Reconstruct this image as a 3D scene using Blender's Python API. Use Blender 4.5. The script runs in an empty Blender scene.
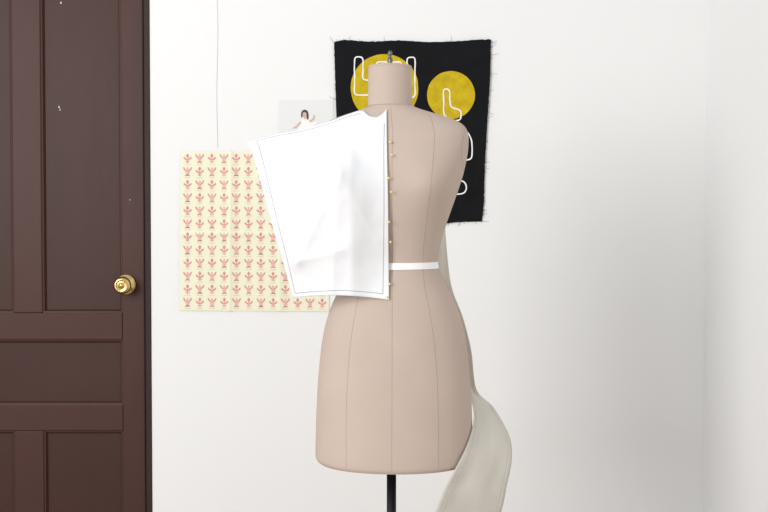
import bpy, bmesh, math, random
from mathutils import Vector, noise
random.seed(4)
C = bpy.context.scene.collection
R = math.radians
# ---------------------------------------------------------------- camera
F = 1067.0; CAM = Vector((0, -2.13, 1.13)); PITCH = R(1.5)
cd = bpy.data.cameras.new('camera'); cam = bpy.data.objects.new('camera', cd); C.objects.link(cam)
cd.sensor_width = 36; cd.lens = F / 768 * 36; cd.clip_start = .05
cam.location = CAM; cam.rotation_euler = (R(90) - PITCH, 0, 0)
bpy.context.scene.camera = cam
def W(px, py, Y):
    dx = (px - 384) / F; dy = (256 - py) / F
    d = Vector((dx, math.cos(PITCH) + dy * math.sin(PITCH), -math.sin(PITCH) + dy * math.cos(PITCH)))
    return CAM + d * ((Y - CAM.y) / d.y)
# ---------------------------------------------------------------- materials
def lin(c):
    return tuple(((v / 255) / 12.92 if v / 255 <= .04045 else ((v / 255 + .055) / 1.055) ** 2.4) for v in c)
def mat(name, rgb, rough=.6, metal=0, var=0.0, vscale=6, bump=0.0, bscale=200, detail=6, spec=.5, weave=0, trans=0, stretch=None):
    m = bpy.data.materials.new(name); m.use_nodes = True
    nt = m.node_tree; N = nt.nodes; L = nt.links; b = N['Principled BSDF']
    b.inputs['Roughness'].default_value = rough; b.inputs['Metallic'].default_value = metal
    b.inputs['Specular IOR Level'].default_value = spec
    base = (*lin(rgb), 1)
    b.inputs['Base Color'].default_value = base
    tc = N.new('ShaderNodeTexCoord'); src = tc.outputs['Object']
    if stretch:
        mp = N.new('ShaderNodeMapping'); mp.inputs['Scale'].default_value = stretch
        L.new(src, mp.inputs['Vector']); src = mp.outputs['Vector']
    n = N.new('ShaderNodeTexNoise'); n.inputs['Scale'].default_value = vscale; n.inputs['Detail'].default_value = detail
    L.new(src, n.inputs['Vector'])
    mx = N.new('ShaderNodeMix'); mx.data_type = 'RGBA'
    mx.inputs[6].default_value = tuple(v * (1 - var) for v in base[:3]) + (1,)
    mx.inputs[7].default_value = tuple(min(1, v * (1 + var)) for v in base[:3]) + (1,)
    L.new(n.outputs['Fac'], mx.inputs[0]); L.new(mx.outputs[2], b.inputs['Base Color'])
    if bump:
        n2 = N.new('ShaderNodeTexNoise'); n2.inputs['Scale'].default_value = bscale; n2.inputs['Detail'].default_value = 4
        L.new(src, n2.inputs['Vector']); h = n2.outputs['Fac']
        if weave:
            w1 = N.new('ShaderNodeTexWave'); w1.inputs['Scale'].default_value = weave; w1.bands_direction = 'Z'; w1.inputs['Distortion'].default_value = 1.5
            w2 = N.new('ShaderNodeTexWave'); w2.inputs['Scale'].default_value = weave; w2.bands_direction = 'X'; w2.inputs['Distortion'].default_value = 1.5
            L.new(src, w1.inputs['Vector']); L.new(src, w2.inputs['Vector'])
            ad = N.new('ShaderNodeMath'); ad.operation = 'ADD'; L.new(w1.outputs['Fac'], ad.inputs[0]); L.new(w2.outputs['Fac'], ad.inputs[1])
            a2 = N.new('ShaderNodeMath'); a2.operation = 'ADD'; L.new(ad.outputs[0], a2.inputs[0]); L.new(h, a2.inputs[1]); h = a2.outputs[0]
        bp = N.new('ShaderNodeBump'); bp.inputs['Strength'].default_value = bump; bp.inputs['Distance'].default_value = .002
        L.new(h, bp.inputs['Height']); L.new(bp.outputs['Normal'], b.inputs['Normal'])
    if trans:
        t = N.new('ShaderNodeBsdfTranslucent'); L.new(mx.outputs[2], t.inputs['Color'])
        ms = N.new('ShaderNodeMixShader'); ms.inputs[0].default_value = trans
        L.new(b.outputs[0], ms.inputs[1]); L.new(t.outputs[0], ms.inputs[2]); L.new(ms.outputs[0], N['Material Output'].inputs[0])
    return m
M = dict(
 wall=mat('plaster', (239, 239, 238), .85, var=.012, vscale=3, bump=.25, bscale=25, spec=.2),
 floor=mat('floor_wood', (165, 150, 138), .5, var=.25, vscale=4, stretch=(1, 12, 1)),
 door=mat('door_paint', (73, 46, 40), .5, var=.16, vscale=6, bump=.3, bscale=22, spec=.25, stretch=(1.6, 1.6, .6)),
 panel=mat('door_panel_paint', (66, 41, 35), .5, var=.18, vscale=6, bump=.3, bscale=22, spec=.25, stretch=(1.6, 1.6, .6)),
 frame=mat('frame_paint', (50, 33, 30), .6, var=.15, vscale=9, spec=.3),
 chip=mat('chipped_paint', (205, 195, 185), .8),
 brass=mat('brass', (222, 190, 128), .2, 1, var=.1, vscale=40),
 linen=mat('linen', (203, 185, 172), .95, var=.05, vscale=14, bump=.4, bscale=500, weave=260, spec=.08),
 seam=mat('seam_thread', (176, 157, 145), .95, var=.1, vscale=60, spec=.1),
 steel=mat('steel', (120, 118, 112), .4, 1, var=.15, vscale=60),
 black=mat('black_enamel', (22, 22, 23), .4, var=.2),
 board=mat('hem_board', (90, 76, 68), .9, var=.1),
 paper=mat('pattern_paper', (240, 241, 243), .45, var=.006, vscale=12, bump=.15, bscale=30, spec=.5, trans=.08),
 stitch=mat('stitch_line', (182, 184, 187), .8),
 tape=mat('cotton_tape', (248, 248, 247), .8, var=.02, vscale=60, bump=.2, bscale=600),
 tissue=mat('tissue_strip', (236, 233, 225), .6, var=.03, vscale=9, bump=.12, bscale=50, trans=.42),
 tissueline=mat('strip_line', (198, 194, 184), .8),
 cloth=mat('black_cotton', (31, 32, 34), .95, var=.25, vscale=20, bump=.6, bscale=400, weave=200, spec=.1),
 yellow=mat('yellow_ink', (198, 172, 32), .85, var=.4, vscale=45, bump=.3, bscale=300, spec=.15),
 white=mat('white_ink', (240, 240, 238), .85, var=.05, vscale=80),
 cream=mat('print_paper', (238, 236, 211), .75, var=.03, vscale=5),
 red=mat('print_red', (220, 148, 142), .8, var=.12, vscale=30),
 pink=mat('print_pink', (233, 184, 174), .8, var=.1, vscale=30),
 green=mat('print_ochre', (222, 213, 174), .8, var=.1, vscale=30),
 photo=mat('photo_paper', (228, 229, 228), .5, var=.02, vscale=10),
 photob=mat('photo_border', (236, 237, 237), .5),
 dark=mat('photo_dark', (66, 56, 54), .6), dress=mat('photo_dress', (244, 243, 241), .6),
 skin=mat('photo_skin', (208, 176, 160), .6), grey=mat('photo_grey', (160, 156, 150), .6),
 pinhead=mat('pin_head', (240, 216, 130), .4, var=.05),
 cord=mat('cord', (224, 225, 225), .8),
)
# ---------------------------------------------------------------- builders
def mesh(name, verts, faces, m, parent=None, smooth=True, solid=0, bevel=0):
    o0 = parent_world(parent)
    me = bpy.data.meshes.new(name); me.from_pydata([tuple(Vector(v) - o0) for v in verts], [], faces)
    bm = bmesh.new(); bm.from_mesh(me); bmesh.ops.recalc_face_normals(bm, faces=bm.faces); bm.to_mesh(me); bm.free()
    for p in me.polygons: p.use_smooth = smooth
    me.materials.append(m)
    o = bpy.data.objects.new(name, me); C.objects.link(o)
    if parent: o.parent = parent
    if solid:
        s = o.modifiers.new('solid', 'SOLIDIFY'); s.thickness = solid; s.offset = 0
    if bevel:
        b = o.modifiers.new('bevel', 'BEVEL'); b.width = bevel; b.segments = 3; b.limit_method = 'ANGLE'
    return o
def parent_world(p):
    v = Vector((0, 0, 0))
    while p: v += p.location; p = p.parent
    return v
def tag(o, label=None, cat=None, group=None, kind=None):
    if label: o['label'] = label
    if cat: o['category'] = cat
    if group: o['group'] = group
    if kind: o['kind'] = kind
    return o
def empty(name, loc):
    o = bpy.data.objects.new(name, None); C.objects.link(o); o.location = loc; o.empty_display_size = .05
    return o
def boxg(x0, x1, y0, y1, z0, z1, V, Fc):
    i = len(V)
    V += [(x, y, z) for z in (z0, z1) for y in (y0, y1) for x in (x0, x1)]
    Fc += [tuple(i + k for k in f) for f in ((0, 1, 3, 2), (4, 6, 7, 5), (0, 4, 5, 1), (2, 3, 7, 6), (0, 2, 6, 4), (1, 5, 7, 3))]
def box(name, x0, x1, y0, y1, z0, z1, m, parent=None, bevel=0):
    V, Fc = [], []; boxg(x0, x1, y0, y1, z0, z1, V, Fc)
    return mesh(name, V, Fc, m, parent, smooth=False, bevel=bevel)
def lathe(name, prof, origin, m, parent=None, axis='Z', n=40):
    V, Fc = [], []
    for r, h in prof:
        for k in range(n):
            a = 2 * math.pi * k / n; u, v = max(r, 1e-5) * math.cos(a), max(r, 1e-5) * math.sin(a)
            V.append(Vector(origin) + (Vector((u, v, h)) if axis == 'Z' else Vector((u, -h, v))))
    for i in range(len(prof) - 1):
        for k in range(n):
            Fc.append((i * n + k, i * n + (k + 1) % n, (i + 1) * n + (k + 1) % n, (i + 1) * n + k))
    Fc.append(tuple(range(n))); Fc.append(tuple((len(prof) - 1) * n + k for k in range(n)))
    return mesh(name, V, Fc, m, parent)
def tubeg(pts, r, V, Fc, n=6, closed=False):
    pts = [Vector(p) for p in pts]; base = len(V); K = len(pts)
    for i, p in enumerate(pts):
        a = pts[(i - 1) % K] if closed else pts[max(i - 1, 0)]; b = pts[(i + 1) % K] if closed else pts[min(i + 1, K - 1)]
        t = (b - a).normalized(); up = Vector((0, 1, 0)) if abs(t.y) < .9 else Vector((0, 0, 1))
        u = t.cross(up).normalized(); v = t.cross(u)
        rr = r[i] if isinstance(r, (list, tuple)) else r
        for k in range(n):
            an = 2 * math.pi * k / n; V.append(p + (u * math.cos(an) + v * math.sin(an)) * rr)
    for i in range(K if closed else K - 1):
        j = (i + 1) % K
        for k in range(n):
            Fc.append((base + i * n + k, base + i * n + (k + 1) % n, base + j * n + (k + 1) % n, base + j * n + k))
def tube(name, pts, r, m, parent=None, n=8, closed=False):
    V, Fc = [], []; tubeg(pts, r, V, Fc, n, closed)
    return mesh(name, V, Fc, m, parent)
def interp(tab, x):
    """smooth (monotone-ish catmull) interpolation of rows [x, a, b, ..]"""
    if x <= tab[0][0]: return list(tab[0][1:])
    if x >= tab[-1][0]: return list(tab[-1][1:])
    for i in range(len(tab) - 1):
        if tab[i][0] <= x <= tab[i + 1][0]: break
    p1, p2 = tab[i], tab[i + 1]; p0 = tab[max(i - 1, 0)]; p3 = tab[min(i + 2, len(tab) - 1)]
    h = p2[0] - p1[0]; t = (x - p1[0]) / h; out = []
    for k in range(1, len(p1)):
        m1 = (p2[k] - p0[k]) / (p2[0] - p0[0]) * h; m2 = (p3[k] - p1[k]) / (p3[0] - p1[0]) * h
        t2, t3 = t * t, t * t * t
        out.append((2 * t3 - 3 * t2 + 1) * p1[k] + (t3 - 2 * t2 + t) * m1 + (-2 * t3 + 3 * t2) * p2[k] + (t3 - t2) * m2)
    return out
def poly_at(pts, t):
    tab = [[i] + list(p) for i, p in enumerate(pts)]
    return interp(tab, t * (len(pts) - 1))
# ---------------------------------------------------------------- setting
WY = .85; DY = .872
xw = W(151, 256, WY).x; xf = W(145.5, 256, WY).x
DW = .66; DL = xf - DW; DH = 2.04; XR = W(705, 256, WY).x; CEIL = 2.7
V, Fc = [], []
boxg(xw, XR + .12, WY, WY + .12, 0, CEIL, V, Fc)
boxg(-3.2, DL - (xw - xf), WY, WY + .12, 0, CEIL, V, Fc)
boxg(DL - (xw - xf), xw, WY, WY + .12, DH + (xw - xf), CEIL, V, Fc)
tag(mesh('wall_back', V, Fc, M['wall'], smooth=False), kind='structure')
tag(box('wall_right', XR, XR + .12, -3.6, WY, 0, CEIL, M['wall']), kind='structure')
tag(box('floor', -3.2, XR + .12, -3.6, WY + .12, -.1, 0, M['floor']), kind='structure')
# door frame
e = xw - xf
V, Fc = [], []
boxg(xf, xw, WY - .003, WY + .1, 0, DH + e, V, Fc); boxg(DL - e, DL, WY - .003, WY + .1, 0, DH + e, V, Fc); boxg(DL, xf, WY - .003, WY + .1, DH, DH + e, V, Fc)
tag(mesh('trim_1', V, Fc, M['frame'], smooth=False, bevel=.002), kind='structure')
# door
door = empty('door_1', ((DL + xf) / 2, DY + .02, 0)); tag(door, kind='structure')
g = .003
zs = lambda py: W(80, py, DY).z
xs = lambda px: W(px, 256, DY).x
st_r = xs(122); mu_l, mu_r = xs(13), xs(42); dr = xf - g; dl = DL + g
st_l = dl + (dr - st_r)
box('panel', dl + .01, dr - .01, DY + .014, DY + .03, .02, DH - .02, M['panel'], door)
box('stile', st_r, dr, DY, DY + .036, .006, DH - g, M['door'], door, bevel=.003)
box('stile', dl, st_l, DY, DY + .036, .006, DH - g, M['door'], door, bevel=.003)
for a, b in ((zs(340), zs(313)), (zs(431), zs(405)), (.006, .2), (DH - .12, DH - g)):
    box('rail', st_l, st_r, DY + .001, DY + .036, a, b, M['door'], door, bevel=.003)
for a, b in ((zs(313), DH - .12), (.2, zs(431))):
    box('mullion', mu_l, mu_r, DY + .001, DY + .036, a, b, M['door'], door, bevel=.003)
# mouldings round every panel opening
def moulding(x0, x1, z0, z1):
    w = .009; V = []; Fc = []
    for (d, y) in ((0, DY + .004), (w * .5, DY + .005), (w, DY + .0139)):
        V += [(x0 + d, y, z0 + d), (x1 - d, y, z0 + d), (x1 - d, y, z1 - d), (x0 + d, y, z1 - d)]
    for i in range(2):
        for k in range(4): Fc.append((i * 4 + k, i * 4 + (k + 1) % 4, i * 4 + 4 + (k + 1) % 4, i * 4 + 4 + k))
    mesh('moulding', V, Fc, M['door'], door, smooth=False)
for x0, x1 in ((st_l, mu_l), (mu_r, st_r)):
    moulding(x0, x1, zs(313), DH - .12); moulding(x0, x1, .2, zs(431))
moulding(st_l, st_r, zs(405), zs(340))
# bead along the closing edge
tube('edge_bead', [(xs(144), DY - .001, .006), (xs(144), DY - .001, DH - g)], .0022, M['frame'], door)
# paint chips
for px, py, s in ((59, 107, 1.6), (60, 110, 1.1), (61, 3, 1.4), (131, 200, .7)):
    c = W(px, py, DY + .0135); V = []; y = DY + .0135 if px < 122 else DY - .0003
    for k in range(7):
        a = k / 7 * 6.283; rr = s / 358 * random.uniform(.6, 1.1); V.append((c.x + rr * math.cos(a) * .7, y, c.z + rr * math.sin(a)))
    tag(mesh('paint_chip', V, [tuple(range(7))], M['chip'], door, smooth=False), 'pale chip in the brown paint')
kc = W(126, 284.5, DY); ks = .86
knob = lathe('door_knob', [(r * ks, h * ks) for r, h in [(.0, .0), (.0105, .002), (.0105, .03), (.016, .034), (.027, .042), (.0285, .050), (.027, .058), (.022, .064), (.017, .066), (.016, .064), (.009, .065), (.008, .068), (.0, .069)]], (kc.x, DY, kc.z), M['brass'], door, 'Y')
tag(knob, 'round polished brass knob')
lathe('rosette', [(r * ks, h * ks) for r, h in [(.0, .0), (.034, .0), (.0345, .003), (.031, .006), (.022, .008), (.020, .012), (.012, .013), (.0, .013)]], (kc.x, DY, kc.z), M['brass'], knob, 'Y')

# ---------------------------------------------------------------- dress form
CX = W(394, 256, 0).x; ROT = R(-2.5); PM = F / 2.13
# py, half width px, front, back, power
TAB = [[106, 22, .045, .050, 2.0], [108.5, 26.5, .048, .055, 2.0], [112, 37, .053, .062, 2.0], [116, 50, .057, .069, 2.1], [120, 61, .062, .075, 2.2], [124, 68, .066, .080, 2.35], [128.5, 72, .071, .085, 2.5],
       [136, 74, .080, .090, 2.6], [152, 73.5, .094, .096, 2.5], [172, 69.5, .106, .098, 2.4], [190, 64, .112, .096, 2.3], [210, 57, .107, .091, 2.2],
       [235, 48.5, .094, .083, 2.15], [256, 43.5, .084, .076, 2.15], [266, 43.5, .083, .076, 2.15], [282, 50.5, .088, .084, 2.15], [300, 60, .096, .097, 2.2], [322, 68, .103, .110, 2.15],
       [345, 72.5, .109, .119, 2.1], [375, 75.8, .115, .126, 2.1], [410, 77.8, .119, .128, 2.1], [438, 78.6, .122, .127, 2.1], [452, 78.8, .1225, .1265, 2.1], [457.5, 78.2, .122, .125, 2.1], [460, 76.3, .120, .122, 2.1], [461, 74.5, .118, .12, 2.1]]
ztab = sorted([[W(392, r[0], 0).z, r[1] / PM, r[2], r[3], r[4]] for r in TAB])
zof = lambda py: W(392, py, 0).z
ZT, ZB = zof(106), zof(461)
def bump(x, z):
    return sum(.017 * math.exp(-((x - s * .078) / .045) ** 2 - ((z - zof(186)) / .048) ** 2) for s in (-1, 1))
def toW(x, y, z):
    return Vector((CX + x * math.cos(ROT) - y * math.sin(ROT), x * math.sin(ROT) + y * math.cos(ROT), z))
def toL(p):
    x, y = p[0] - CX, p[1]
    return x * math.cos(ROT) + y * math.sin(ROT), -x * math.sin(ROT) + y * math.cos(ROT), p[2]
def lean(z):   # the neck sits a touch to the left
    return -.006 * max(0, min(1, (z - zof(135)) / (zof(106) - zof(135))))
def Sl(th, z, off=0):
    w, f, b, p = interp(ztab, z); c, s = math.cos(th), math.sin(th)
    x = (w + off) * math.copysign(abs(c) ** (2 / p), c); d = f if s > 0 else b
    y = -(d + off) * math.copysign(abs(s) ** (2 / p), s)
    if s > 0: y -= bump(x, z) * min(1, s * 1.5)
    return x + lean(z), y, z
def S(th, z, off=0): return toW(*Sl(th, z, off))
def front(x, z):
    w, f, b, p = interp(ztab, z); x = x - lean(z); q = abs(x / w)
    if q >= 1: return 0
    return f * (1 - q ** p) ** (1 / p) + bump(x, z)
form = empty('dress_form', (CX, 0, 0))
tag(form, 'beige linen dress form on a black pole, standing in front of the white wall', 'dress form')
zl = [ZB + (ZT - ZB) * i / 200 for i in range(201)]
n = 144; V = [S(2 * math.pi * k / n, z) for z in zl for k in range(n)]; Fc = []
for i in range(len(zl) - 1):
    for k in range(n): Fc.append((i * n + k, i * n + (k + 1) % n, (i + 1) * n + (k + 1) % n, (i + 1) * n + k))
Fc.append(tuple(range((len(zl) - 1) * n, len(zl) * n)))
mesh('torso', V, Fc, M['linen'], form)
# bottom board
V = [S(2 * math.pi * k / n, ZB + .003, -.003) for k in range(n)]; mesh('hem_board', V, [tuple(range(n))], M['board'], form, smooth=False, solid=.004)
# neck
nz0 = zof(109); nz1 = zof(67); H = nz1 - nz0
NC = Vector((W(390, 256, 0).x, -.001, 0))
pr = [(.0462, -.004), (.0450, .004), (.0440, .012), (.0434, .03), (.0430, .055), (.0428, H - .002), (.0424, H), (.040, H)]
neck = lathe('neck', pr, (NC.x, NC.y, nz0), M['linen'], form, n=64)
lathe('neck_cap', [(.0, -.003), (.0431, -.003), (.0433, -.001), (.0428, .001), (.041, .0016), (.03, .0024), (.0, .003)], (NC.x, NC.y, nz1), M['linen'], form, n=64)
fs = .82
fin = lathe('finial', [(r * fs, h * fs) for r, h in [(.0, 0), (.010, 0), (.010, .003), (.006, .004), (.006, .010), (.0065, .011), (.0065, .018), (.004, .020), (.0035, .024), (.0055, .026), (.0055, .033), (.003, .036), (0, .037)]], (NC.x, NC.y, nz1 + .002), M['steel'], form, n=28)
tag(fin, 'small metal screw on top of the neck')
# seams
def xth(x, z):
    w, f, b, p = interp(ztab, z); q = min(.999, abs(x / w)); c = q ** (p / 2)
    return math.acos(math.copysign(c, x))
def seam_from_px(rows, sgn, name='seam'):
    pts = []
    y0, y1 = rows[0][0], rows[-1][0]
    for i in range(90):
        py = y0 + (y1 - y0) * i / 89; z = zof(py); x = sgn * interp(rows, py)[0] / PM
        pts.append(S(xth(x, z), z, -.0001))
    tube(name, pts, .0006, M['seam'], form, n=5)
PR = [[116, 36], [125, 39], [145, 40], [190, 36.5], [225, 32], [262, 29], [285, 31], [310, 36], [345, 41], [400, 44], [458, 44]]
seam_from_px(PR, 1); seam_from_px(PR, -1)
seam_from_px([[109, 0], [458, 0]], 1)
for th in (0, math.pi):
    tube('seam', [S(th, ZB + .004 + (zof(172) - ZB) * i / 60, -.0001) for i in range(61)], .0006, M['seam'], form, n=5)
tube('seam', [S(-math.pi / 2, ZB + .004 + (zof(114) - ZB) * i / 60, -.0001) for i in range(61)], .0006, M['seam'], form, n=5)
for c in (0, math.pi):
    tube('armhole_seam', [S(c + .5 * math.cos(t / 40 * 2 * math.pi) * (1 if c == 0 else -1), zof(149) + .045 * math.sin(t / 40 * 2 * math.pi), -.0002) for t in range(40)], .0006, M['seam'], form, n=5, closed=True)
tube('neck_seam', [Vector((NC.x + .0452 * math.cos(a / 48 * 6.2832), NC.y + .0452 * math.sin(a / 48 * 6.2832), nz0 + .0045)) for a in range(48)], .0007, M['seam'], form, n=5, closed=True)
# stand
lathe('pole', [(.0, .03), (.0095, .03), (.0095, ZB), (0, ZB)], (W(391.5, 256, 0).x, 0, 0), M['black'], form, n=28)
lathe('base', [(.0, 0), (.19, 0), (.195, .006), (.19, .014), (.1, .026), (.035, .036), (.024, .06), (.019, .09), (.0, .09)], (W(391.5, 256, 0).x, 0, 0), M['black'], form, n=56)

# ---------------------------------------------------------------- waist tape
V, Fc = [], []; n = 96
for k in range(n):
    th = 2 * math.pi * k / n; dz = -.0005 * math.cos(th)
    zt, zb_ = zof(261.8) - dz, zof(268.2) - dz
    for z, o in ((zt, .0006), (zt, .0014), (zb_, .0014), (zb_, .0006)): V.append(S(th, z, o))
for k in range(n):
    j = (k + 1) % n
    for q in range(4): Fc.append((k * 4 + q, j * 4 + q, j * 4 + (q + 1) % 4, k * 4 + (q + 1) % 4))
tag(mesh('waist_tape', V, Fc, M['tape'], smooth=False), 'narrow white cotton tape tied round the waist of the dress form', 'tape')

# ---------------------------------------------------------------- white paper bodice pattern
def ss(a, b, x):
    t = max(0, min(1, (x - a) / (b - a))); return t * t * (3 - 2 * t)
def sheet_depth(x, z):
    ax = abs(x)
    top, bu, bo = zof(112), zof(190), zof(300)
    base = .052 + (.138 - .052) * ss(top, bu, z) if z > bu else .138 - .026 * ss(bu, bo, z)
    base -= .20 * max(0, ax - .08) + .5 * max(0, ax - .2) ** 1.5
    base -= .016 * max(0, 1 - ax / .075)
    # creases
    def ridge(px0, py0, px1, py1, wd, amp):
        a = W(px0, py0, -.1); b = W(px1, py1, -.1); ax_, az = a.x - CX, a.z; bx, bz = b.x - CX, b.z
        dx, dz = bx - ax_, bz - az; L2 = dx * dx + dz * dz; t = max(0, min(1, ((x - ax_) * dx + (z - az) * dz) / L2))
        d = math.hypot(x - ax_ - dx * t, z - az - dz * t); return amp * math.exp(-math.sqrt(d * d + 2e-6) / wd)
    r = ridge(344, 176, 300, 262, .020, .007) + ridge(344, 176, 334, 290, .020, .0045) + ridge(262, 158, 344, 176, .03, .006) + ridge(300, 262, 345, 250, .015, .005)
    r += ridge(350, 125, 344, 176, .03, .005) + ridge(344, 176, 380, 240, .022, .004) + ridge(300, 262, 282, 225, .015, .003) - ridge(316, 200, 330, 235, .012, .002)
    r += .0022 * noise.noise(Vector((x * 16, z * 16, 1.3))) + .0012 * noise.noise(Vector((x * 45, z * 35, 4.3)))
    d = base + r - .004
    w = interp(ztab, z)[0]
    fr = front(x, z) + .004 if ax < w else 0
    k = .012 # smooth max
    dd = max(d, fr) if abs(d - fr) > k else (d + fr) / 2 + ((d - fr) ** 2 / k + k) / 4
    edge = ss(.075, .0, ax) * .6
    return dd * (1 - edge) + fr * edge
def on_sheet(px, py, off=0):
    Y = -.1
    for _ in range(7):
        p = W(px, py, Y); lx, ly, lz = toL(p); t = toW(lx, -sheet_depth(lx, lz) - off, lz); Y = Y * .4 + t.y * .6
    return W(px, py, Y)
TOP = [(247, 142), (275, 134.5), (303, 129), (330, 121), (350, 113.5), (362, 110.5), (369, 115.5), (377, 117), (383, 113), (386.5, 109)]
BOT = [(293, 297.5), (315, 296), (340, 295.5), (365, 297), (389, 300)]
LEF = [(247, 142), (254, 158), (270, 217), (283, 262), (293, 297.5)]
RIG = [(386.5, 109), (387, 150), (388, 200), (388.5, 250), (389, 300)]
def coons(u, v):
    t, b, l, r = poly_at(TOP, u), poly_at(BOT, u), poly_at(LEF, v), poly_at(RIG, v)
    o = []
    for k in range(2):
        o.append((1 - v) * t[k] + v * b[k] + (1 - u) * l[k] + u * r[k] - ((1 - u) * (1 - v) * TOP[0][k] + u * (1 - v) * TOP[-1][k] + (1 - u) * v * BOT[0][k] + u * v * BOT[-1][k]))
    return o
NU, NV = 100, 120; V, Fc = [], []
for j in range(NV + 1):
    for i in range(NU + 1): V.append(on_sheet(*coons(i / NU, j / NV)))
for j in range(NV):
    for i in range(NU):
        a = j * (NU + 1) + i; Fc.append((a, a + 1, a + NU + 2, a + NU + 1))
sheet = mesh('pattern_piece', V, Fc, M['paper'], solid=.0006)
tag(sheet, 'large white paper bodice piece pinned to the front of the dress form', 'paper pattern')
def uvline(pts, nn=120):
    P = []
    for i in range(nn + 1):
        u, v = poly_at(pts, i / nn); P.append(on_sheet(*coons(u, v), off=.0005))
    return P
for l in ([(.036, .025), (.036, .35), (.036, .7), (.036, .972)], [(.036, .972), (.35, .972), (.65, .972), (.935, .972)], [(.935, .08), (.935, .35), (.935, .7), (.935, .972)], [(.036, .025), (.3, .025), (.55, .028)]):
    tube('seam_line', uvline(l), .0007, M['stitch'], sheet, 4)

# ---------------------------------------------------------------- pins
def make_pin(loc):
    r = empty('pin', loc)
    bm = bmesh.new(); bmesh.ops.create_uvsphere(bm, u_segments=16, v_segments=10, radius=.0023)
    bmesh.ops.translate(bm, verts=bm.verts, vec=(0, -.001, 0)); me = bpy.data.meshes.new('head'); bm.to_mesh(me); bm.free()
    for p in me.polygons: p.use_smooth = True
    me.materials.append(M['pinhead']); h = bpy.data.objects.new('head', me); C.objects.link(h); h.parent = r
    s = bpy.data.meshes.new('shaft'); VV, FF = [], []; tubeg([(0, -.001, 0), (-.001, .006, -.001), (-.002, .016, -.002)], .0003, VV, FF, 6)
    s.from_pydata([tuple(v) for v in VV], [], FF); s.materials.append(M['steel']); so = bpy.data.objects.new('shaft', s); C.objects.link(so); so.parent = r
    return r
ords = ['topmost', 'second from the top', 'third from the top', 'fourth from the top', 'fourth from the bottom', 'third from the bottom', 'second from the bottom', 'lowest']
pin0 = None
for i, (px, py) in enumerate([(390, 142), (391.5, 155), (388.5, 178), (391, 192), (389, 222), (390.5, 242), (389.5, 284), (387, 297)]):
    Y = -.1
    for _ in range(6):
        p = W(px, py, Y); lx, ly, lz = toL(p)
        dd = max(front(lx, lz), sheet_depth(lx, lz)) + .0025
        Y = toW(lx, -dd, lz).y
    p = W(px, py, Y)
    if pin0 is None: pin0 = make_pin(p); r = pin0
    else:
        r = pin0.copy(); C.objects.link(r)
        for ch in pin0.children:
            c = ch.copy(); C.objects.link(c); c.parent = r
        r.location = p
    tag(r, 'yellow-headed pin in the row down the chest, ' + ords[i], 'pin', 'pins down the centre front of the dress form')

# ---------------------------------------------------------------- draped strip
ROWS = [((430, 226, .125), (445, 226, .135)), ((428, 262, .12), (448, 262, .125)), ((432, 290, .135), (452.5, 290, .12)), ((442, 320, .14), (463, 318, .105)), ((454, 350, .135), (471, 350, .075)),
        ((467, 388, .06), (476.5, 389, .05)), ((474, 415, -.01), (494, 408, .05)), ((468, 442, -.06), (509.5, 437, .03)), ((457, 466, -.095), (511.5, 460, .0)),
        ((444, 490, -.105), (506.5, 486, -.02)), ((434, 515, -.105), (500, 515, -.03)), ((416, 560, -.1), (482, 560, -.045)), ((400, 610, -.09), (462, 612, -.05))]
V, Fc = [], []; NR, NCn = 160, 20; grid = []
for j in range(NR + 1):
    l = poly_at([a for a, b in ROWS], j / NR); r = poly_at([b for a, b in ROWS], j / NR)
    A, B = W(l[0], l[1], l[2]), W(r[0], r[1], r[2]); row = []
    for i in range(NCn + 1):
        t = i / NCn; p = A.lerp(B, t)
        p.y -= .006 * noise.noise(Vector((t * 2.5, j * .06, 5)))
        # a crisp lengthwise fold
        p.y -= .008 * max(0, 1 - abs(t - .62) / .38) * ss(.4, .6, j / NR)
        V.append(p); row.append(p)
    grid.append(row)
for j in range(NR):
    for i in range(NCn):
        a = j * (NCn + 1) + i; Fc.append((a, a + 1, a + NCn + 2, a + NCn + 1))
strip = mesh('paper_strip', V, Fc, M['tissue'], solid=.0003)
tag(strip, 'long pale off-white strip hanging and curling beside the hip of the dress form', 'paper strip')
for c in (2, 18): tube('seam_line', [grid[j][c] + Vector((0, -.0005, 0)) for j in range(78, NR + 1)], .0005, M['tissueline'], strip, 4)

# ---------------------------------------------------------------- black cloth on wall
def cloth_y(px, py):
    return WY - .004 - .003 * (noise.noise(Vector((px * .02, py * .014, 7))) + .6) - .0015 * noise.noise(Vector((px * .06, py * .02, 2)))
CT = [(334, 42), (345, 40), (370, 41.5), (400, 40.5), (430, 42), (460, 41), (480, 39.5), (491, 39.5)]
CB = [(343, 224), (380, 225), (410, 222), (440, 223.5), (460, 222), (482, 221.5)]
CL = [(334, 42), (335.5, 90), (337, 130), (340, 180), (343, 224)]
CR = [(491, 39.5), (490, 80), (487.5, 120), (485, 165), (484, 200), (482, 221.5)]
def ccoons(u, v):
    t, b, l, r = poly_at(CT, u), poly_at(CB, u), poly_at(CL, v), poly_at(CR, v)
    return [(1 - v) * t[k] + v * b[k] + (1 - u) * l[k] + u * r[k] - ((1 - u) * (1 - v) * CT[0][k] + u * (1 - v) * CT[-1][k] + (1 - u) * v * CB[0][k] + u * v * CB[-1][k]) for k in range(2)]
V, Fc = [], []; NN = 90
for j in range(NN + 1):
    for i in range(NN + 1):
        px, py = ccoons(i / NN, j / NN)
        if i in (0, NN): px += .7 * noise.noise(Vector((i, py * .3, 0)))
        if j in (0, NN): py += .7 * noise.noise(Vector((px * .3, j, 0)))
        V.append(W(px, py, cloth_y(px, py)))
for j in range(NN):
    for i in range(NN):
        a = j * (NN + 1) + i; Fc.append((a, a + 1, a + NN + 2, a + NN + 1))
cloth = mesh('wall_hanging', V, Fc, M['cloth'], solid=.0008)
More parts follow.
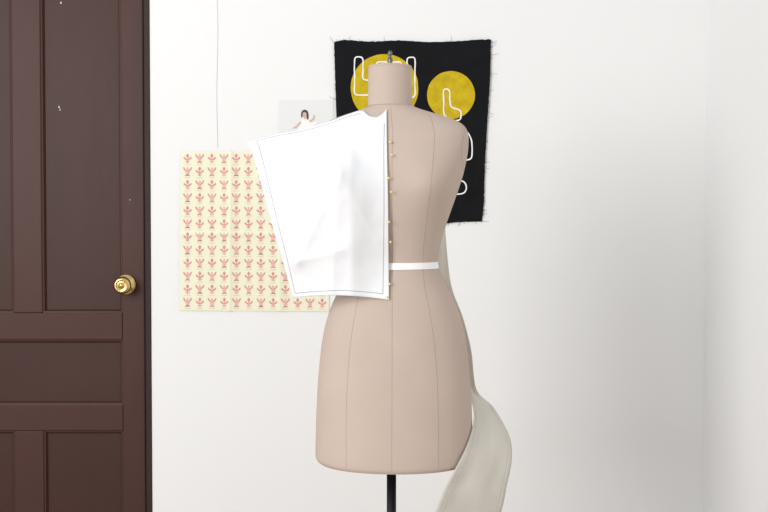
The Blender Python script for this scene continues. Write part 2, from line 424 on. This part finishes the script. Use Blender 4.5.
tag(cloth, 'frayed black cloth with yellow circles and white line cacti on the wall', 'wall hanging')
def disc(cx, cy, r, asp=1.0):
    V = [W(cx, cy, cloth_y(cx, cy) - .0012)]; Fc = []; n = 64; K = 8
    for q in range(1, K + 1):
        for k in range(n):
            a = k / n * 6.2832; rr = r * q / K * (1 + (.012 * noise.noise(Vector((math.cos(a) * 3, math.sin(a) * 3, cx))) if q == K else 0))
            x, y = cx + rr * math.cos(a), cy + rr * math.sin(a) * asp; V.append(W(x, y, cloth_y(x, y) - .0012))
    for k in range(n): Fc.append((0, 1 + k, 1 + (k + 1) % n))
    for q in range(K - 1):
        for k in range(n): Fc.append((1 + q * n + k, 1 + q * n + (k + 1) % n, 1 + (q + 1) * n + (k + 1) % n, 1 + (q + 1) * n + k))
    mesh('yellow_circle', V, Fc, M['yellow'], cloth)
disc(384.5, 88, 34); disc(451, 95, 24)
def smooth_path(pts, r=3.5):
    """polyline with rounded corners"""
    out = [Vector(pts[0])]
    for i in range(1, len(pts) - 1):
        p, a, b = Vector(pts[i]), Vector(pts[i - 1]), Vector(pts[i + 1])
        d1 = min(r, (a - p).length / 2.01); d2 = min(r, (b - p).length / 2.01); s, e = p + (a - p).normalized() * d1, p + (b - p).normalized() * d2
        for k in range(6):
            t = k / 5; out.append(s * (1 - t) ** 2 + p * 2 * t * (1 - t) + e * t * t)
    out.append(Vector(pts[-1])); res = []
    for i in range(len(out) - 1):
        L = (out[i + 1] - out[i]).length; k = max(1, int(L / 2))
        for q in range(k): res.append(out[i].lerp(out[i + 1], q / k))
    res.append(out[-1]); return res
def outline(lines, wpx=1.7):
    for l in lines:
        V, Fc = [], []
        P = smooth_path(l)
        P = [p + Vector((.5 * noise.noise(Vector((p.x * .15, p.y * .15, 1))), .5 * noise.noise(Vector((p.x * .15, p.y * .15, 9))))) for p in P]
        for i, p in enumerate(P):
            t = (P[min(i + 1, len(P) - 1)] - P[max(i - 1, 0)]); t = t.normalized() if t.length > 0 else Vector((1, 0)); nrm = Vector((-t.y, t.x)) * wpx / 2 * (1 + .3 * noise.noise(Vector((i * .3, 0, 0))))
            for s in (-1, 1):
                q = p + nrm * s; V.append(W(q.x, q.y, cloth_y(q.x, q.y) - .002))
        for i in range(len(P) - 1): Fc.append((2 * i, 2 * i + 1, 2 * i + 3, 2 * i + 2))
        mesh('cactus_outline', V, Fc, M['white'], cloth)
outline([[(376, 160), (376, 95), (354.5, 95), (354.5, 70), (354.5, 57), (363, 57), (363, 80), (376, 80), (376, 62), (402, 62), (402, 86), (407, 84), (407, 57), (415, 57), (415, 97), (402, 100), (402, 160)]], 1.35)
outline([[(443.5, 102), (443.5, 89), (449.5, 89), (450, 107), (461, 110), (461, 120), (452, 121), (443.5, 115), (443.5, 100)],
         [(452, 137), (462, 136), (467, 131), (472, 140), (472, 158), (464, 161), (452, 160), (452, 137)],
         [(450, 181), (464, 181), (467, 187), (464, 194), (450, 194), (450, 181)]], 1.35)
# frayed threads
V, Fc = [], []
for k in range(90):
    side = random.choice('TRRRBL'); t = random.random()
    if side == 'T': p = poly_at(CT, t); d = (random.uniform(-.5, .5), -1)
    elif side == 'B': p = poly_at(CB, t); d = (random.uniform(-.5, .5), 1)
    elif side == 'L': p = poly_at(CL, t); d = (-1, random.uniform(-.5, .5))
    else: p = poly_at(CR, t); d = (1, random.uniform(-.6, .6))
    L = random.uniform(1.5, 3.5) if random.random() < .85 else random.uniform(4, 8); c = random.uniform(-.7, .7)
    pts = []
    for q in range(6):
        s = q / 5 * L; x = p[0] + d[0] * s - d[1] * c * s * s / L * .8 - d[0]; y = p[1] + d[1] * s + d[0] * c * s * s / L - d[1]; pts.append(W(x, y, WY - .003))
    tubeg(pts, .00028, V, Fc, 4)
tag(mesh('frayed_threads', V, Fc, M['cloth'], cloth), 'loose threads along the raw edges', kind='stuff')

# ---------------------------------------------------------------- patterned paper
def pw(u, v, off=0):
    px = (1 - v) * (181 + 149 * u) + v * (179 + 150 * u); py = 151 + (159.5 + u) * v
    y = WY - .0006 - .0022 * (1 + noise.noise(Vector((u * 4, v * 2, 3)))) - .005 * math.exp(-abs(u - .335) / .02) - .003 * math.exp(-abs(u - .67) / .018) - .003 * math.exp(-abs(v - .52) / .018)
    return W(px, py, y - off)
NX = 150
V = [pw(i / NX, j / 100) for j in range(101) for i in range(NX + 1)]
Fc = [(j * (NX + 1) + i, j * (NX + 1) + i + 1, j * (NX + 1) + i + NX + 2, j * (NX + 1) + i + NX + 1) for j in range(100) for i in range(NX)]
shapes = []
def motif(cx, cy, alt):
    P = lambda pts: [(cx + x * 1.0, cy + y * 1.02) for x, y in pts]
    if alt:   # sprig with two curved leaves
        shapes.append((1, P([(-4.4, -3.6), (-3.6, -4.6), (-2.4, -2.4), (-.5, -.4), (-1.1, .5), (-3.6, -1.6)])))
        shapes.append((1, P([(4.4, -3.6), (3.6, -4.6), (2.4, -2.4), (.5, -.4), (1.1, .5), (3.6, -1.6)])))
        shapes.append((2, P([(-1.1, -3.2), (0, -4.6), (1.1, -3.2), (.8, 0), (-.8, 0)])))
        shapes.append((2, P([(-2, 1), (0, -.6), (2, 1), (1.4, 2.8), (0, 3.4), (-1.4, 2.8)])))
        shapes.append((1, P([(-2.8, 4.2), (-.6, 2.6), (.6, 2.6), (2.8, 4.2), (1.6, 4.7), (0, 3.8), (-1.6, 4.7)])))
    else:     # bud on a stem
        shapes.append((1, P([(-4, 0), (-3.8, -1.8), (-1.8, -.4), (0, 1.6), (-1.4, 1.8)])))
        shapes.append((1, P([(4, 0), (3.8, -1.8), (1.8, -.4), (0, 1.6), (1.4, 1.8)])))
        shapes.append((1, P([(-1.4, -3.4), (0, -4.8), (1.4, -3.4), (1.2, -1.6), (0, -.6), (-1.2, -1.6)])))
        shapes.append((1, P([(-.35, -1), (.35, -1), (.35, 4.6), (-.35, 4.6)])))
        shapes.append((2, P([(-2.4, 3), (0, 1.8), (2.4, 3), (1.4, 4.2), (-1.4, 4.2)])))
    shapes.append((3, P([(-3, 5.7), (3, 5.7), (3, 6.4), (-3, 6.4)])))
for r in range(12):
    for c in range(12): motif(187.5 + c * 12.2, 158.5 + r * 13.1, (r + c) % 2)
MI = [0] * len(Fc)
for k, P in shapes:
    cx = sum(p[0] for p in P) / len(P); cy = sum(p[1] for p in P) / len(P)
    if cx > 324: continue
    i = len(V); P = [(cx, cy)] + P
    for (x, y) in P:
        v = (y - 151) / 160; u = (x - 181 + 2 * v) / 149.5; V.append(pw(u, v, .0006))
    for q in range(1, len(P)): Fc.append((i, i + q, i + (q % (len(P) - 1)) + 1)); MI.append(k)
pp = mesh('patterned_paper', V, Fc, M['cream'])
for k in ('red', 'pink', 'green'): pp.data.materials.append(M[k])
for p, k in zip(pp.data.polygons, MI): p.material_index = k
tag(pp, 'pale yellow sheet printed with rows of small red motifs, below the hanging cord', 'poster')

# cord
c = tube('hanging_cord', [(W(217, -10, WY - .003).x, WY - .001, CEIL - .02)] + [(W(217, py, WY - .003).x + .0015 * math.sin(py * .05), WY - .001, W(217, py, WY).z) for py in range(-60, 149, 4)], .0011, M['cord'], n=6)
tag(c, 'thin pale cord hanging down the wall to the patterned yellow sheet', 'cord')

# ---------------------------------------------------------------- small photo print
def flat(name, pts, y, m, parent, solid=0):
    V = [W(px, py, y) for px, py in pts]; return mesh(name, V, [tuple(range(len(V)))], m, parent, smooth=False, solid=solid)
card = flat('photo_print', [(278, 99), (333.5, 99), (334, 134), (278, 134)], WY - .0015, M['photob'], None, .0006)
tag(card, 'small pale photo print of a seated person, between the sheet and black cloth', 'photograph')
flat('picture', [(279, 100), (332.5, 100), (333, 133), (279, 133)], WY - .0022, M['photo'], card)
# small flat figure: shoulders and dress, hair, face, arms
flat('pictured_dress', [(297, 134), (298, 127), (300, 121.5), (302, 119), (306, 118.8), (309, 120.5), (312, 123), (316, 121.5), (316.5, 123), (312.5, 126.5), (311, 134)], WY - .0026, M['dress'], card)
flat('pictured_hair', [(301.2, 118), (301, 113), (302.5, 110.3), (305, 109.5), (307.5, 110.8), (308.6, 114), (308.6, 118.6), (307, 120), (306.5, 116), (303, 116)], WY - .0029, M['dark'], card)
flat('pictured_face', [(302.6, 113), (304.5, 112), (306.4, 113), (306.6, 116), (305.4, 118.2), (304.8, 120), (304, 118.2), (302.7, 116)], WY - .0032, M['skin'], card)
flat('pictured_arm', [(300.5, 121), (296, 126), (293, 127.5), (293.4, 128.6), (297, 127.6), (301.3, 123)], WY - .0032, M['skin'], card)
flat('pictured_arm', [(309, 121), (313, 118), (314, 114.6), (315, 115), (314.4, 119), (310, 122.6)], WY - .0032, M['skin'], card)

# ---------------------------------------------------------------- light
wd = bpy.data.worlds.new('world'); bpy.context.scene.world = wd; wd.use_nodes = True
wd.node_tree.nodes['Background'].inputs[0].default_value = (.965, .98, 1, 1); wd.node_tree.nodes['Background'].inputs[1].default_value = .68
def area(name, loc, target, sx, sy, power, col=(1, 1, 1)):
    l = bpy.data.lights.new(name, 'AREA'); l.shape = 'RECTANGLE'; l.size = sx; l.size_y = sy; l.energy = power; l.color = col
    o = bpy.data.objects.new(name, l); C.objects.link(o); o.location = loc
    o.rotation_euler = (Vector(target) - Vector(loc)).to_track_quat('-Z', 'Y').to_euler(); return o
area('window_light', (-2.1, -2.4, 1.8), (-.1, .4, 1.15), 1.2, 1.6, 80, (1, .998, .99))
vs = bpy.context.scene.view_settings; vs.view_transform = 'Standard'; vs.look = 'None'; vs.exposure = 0; vs.gamma = 1
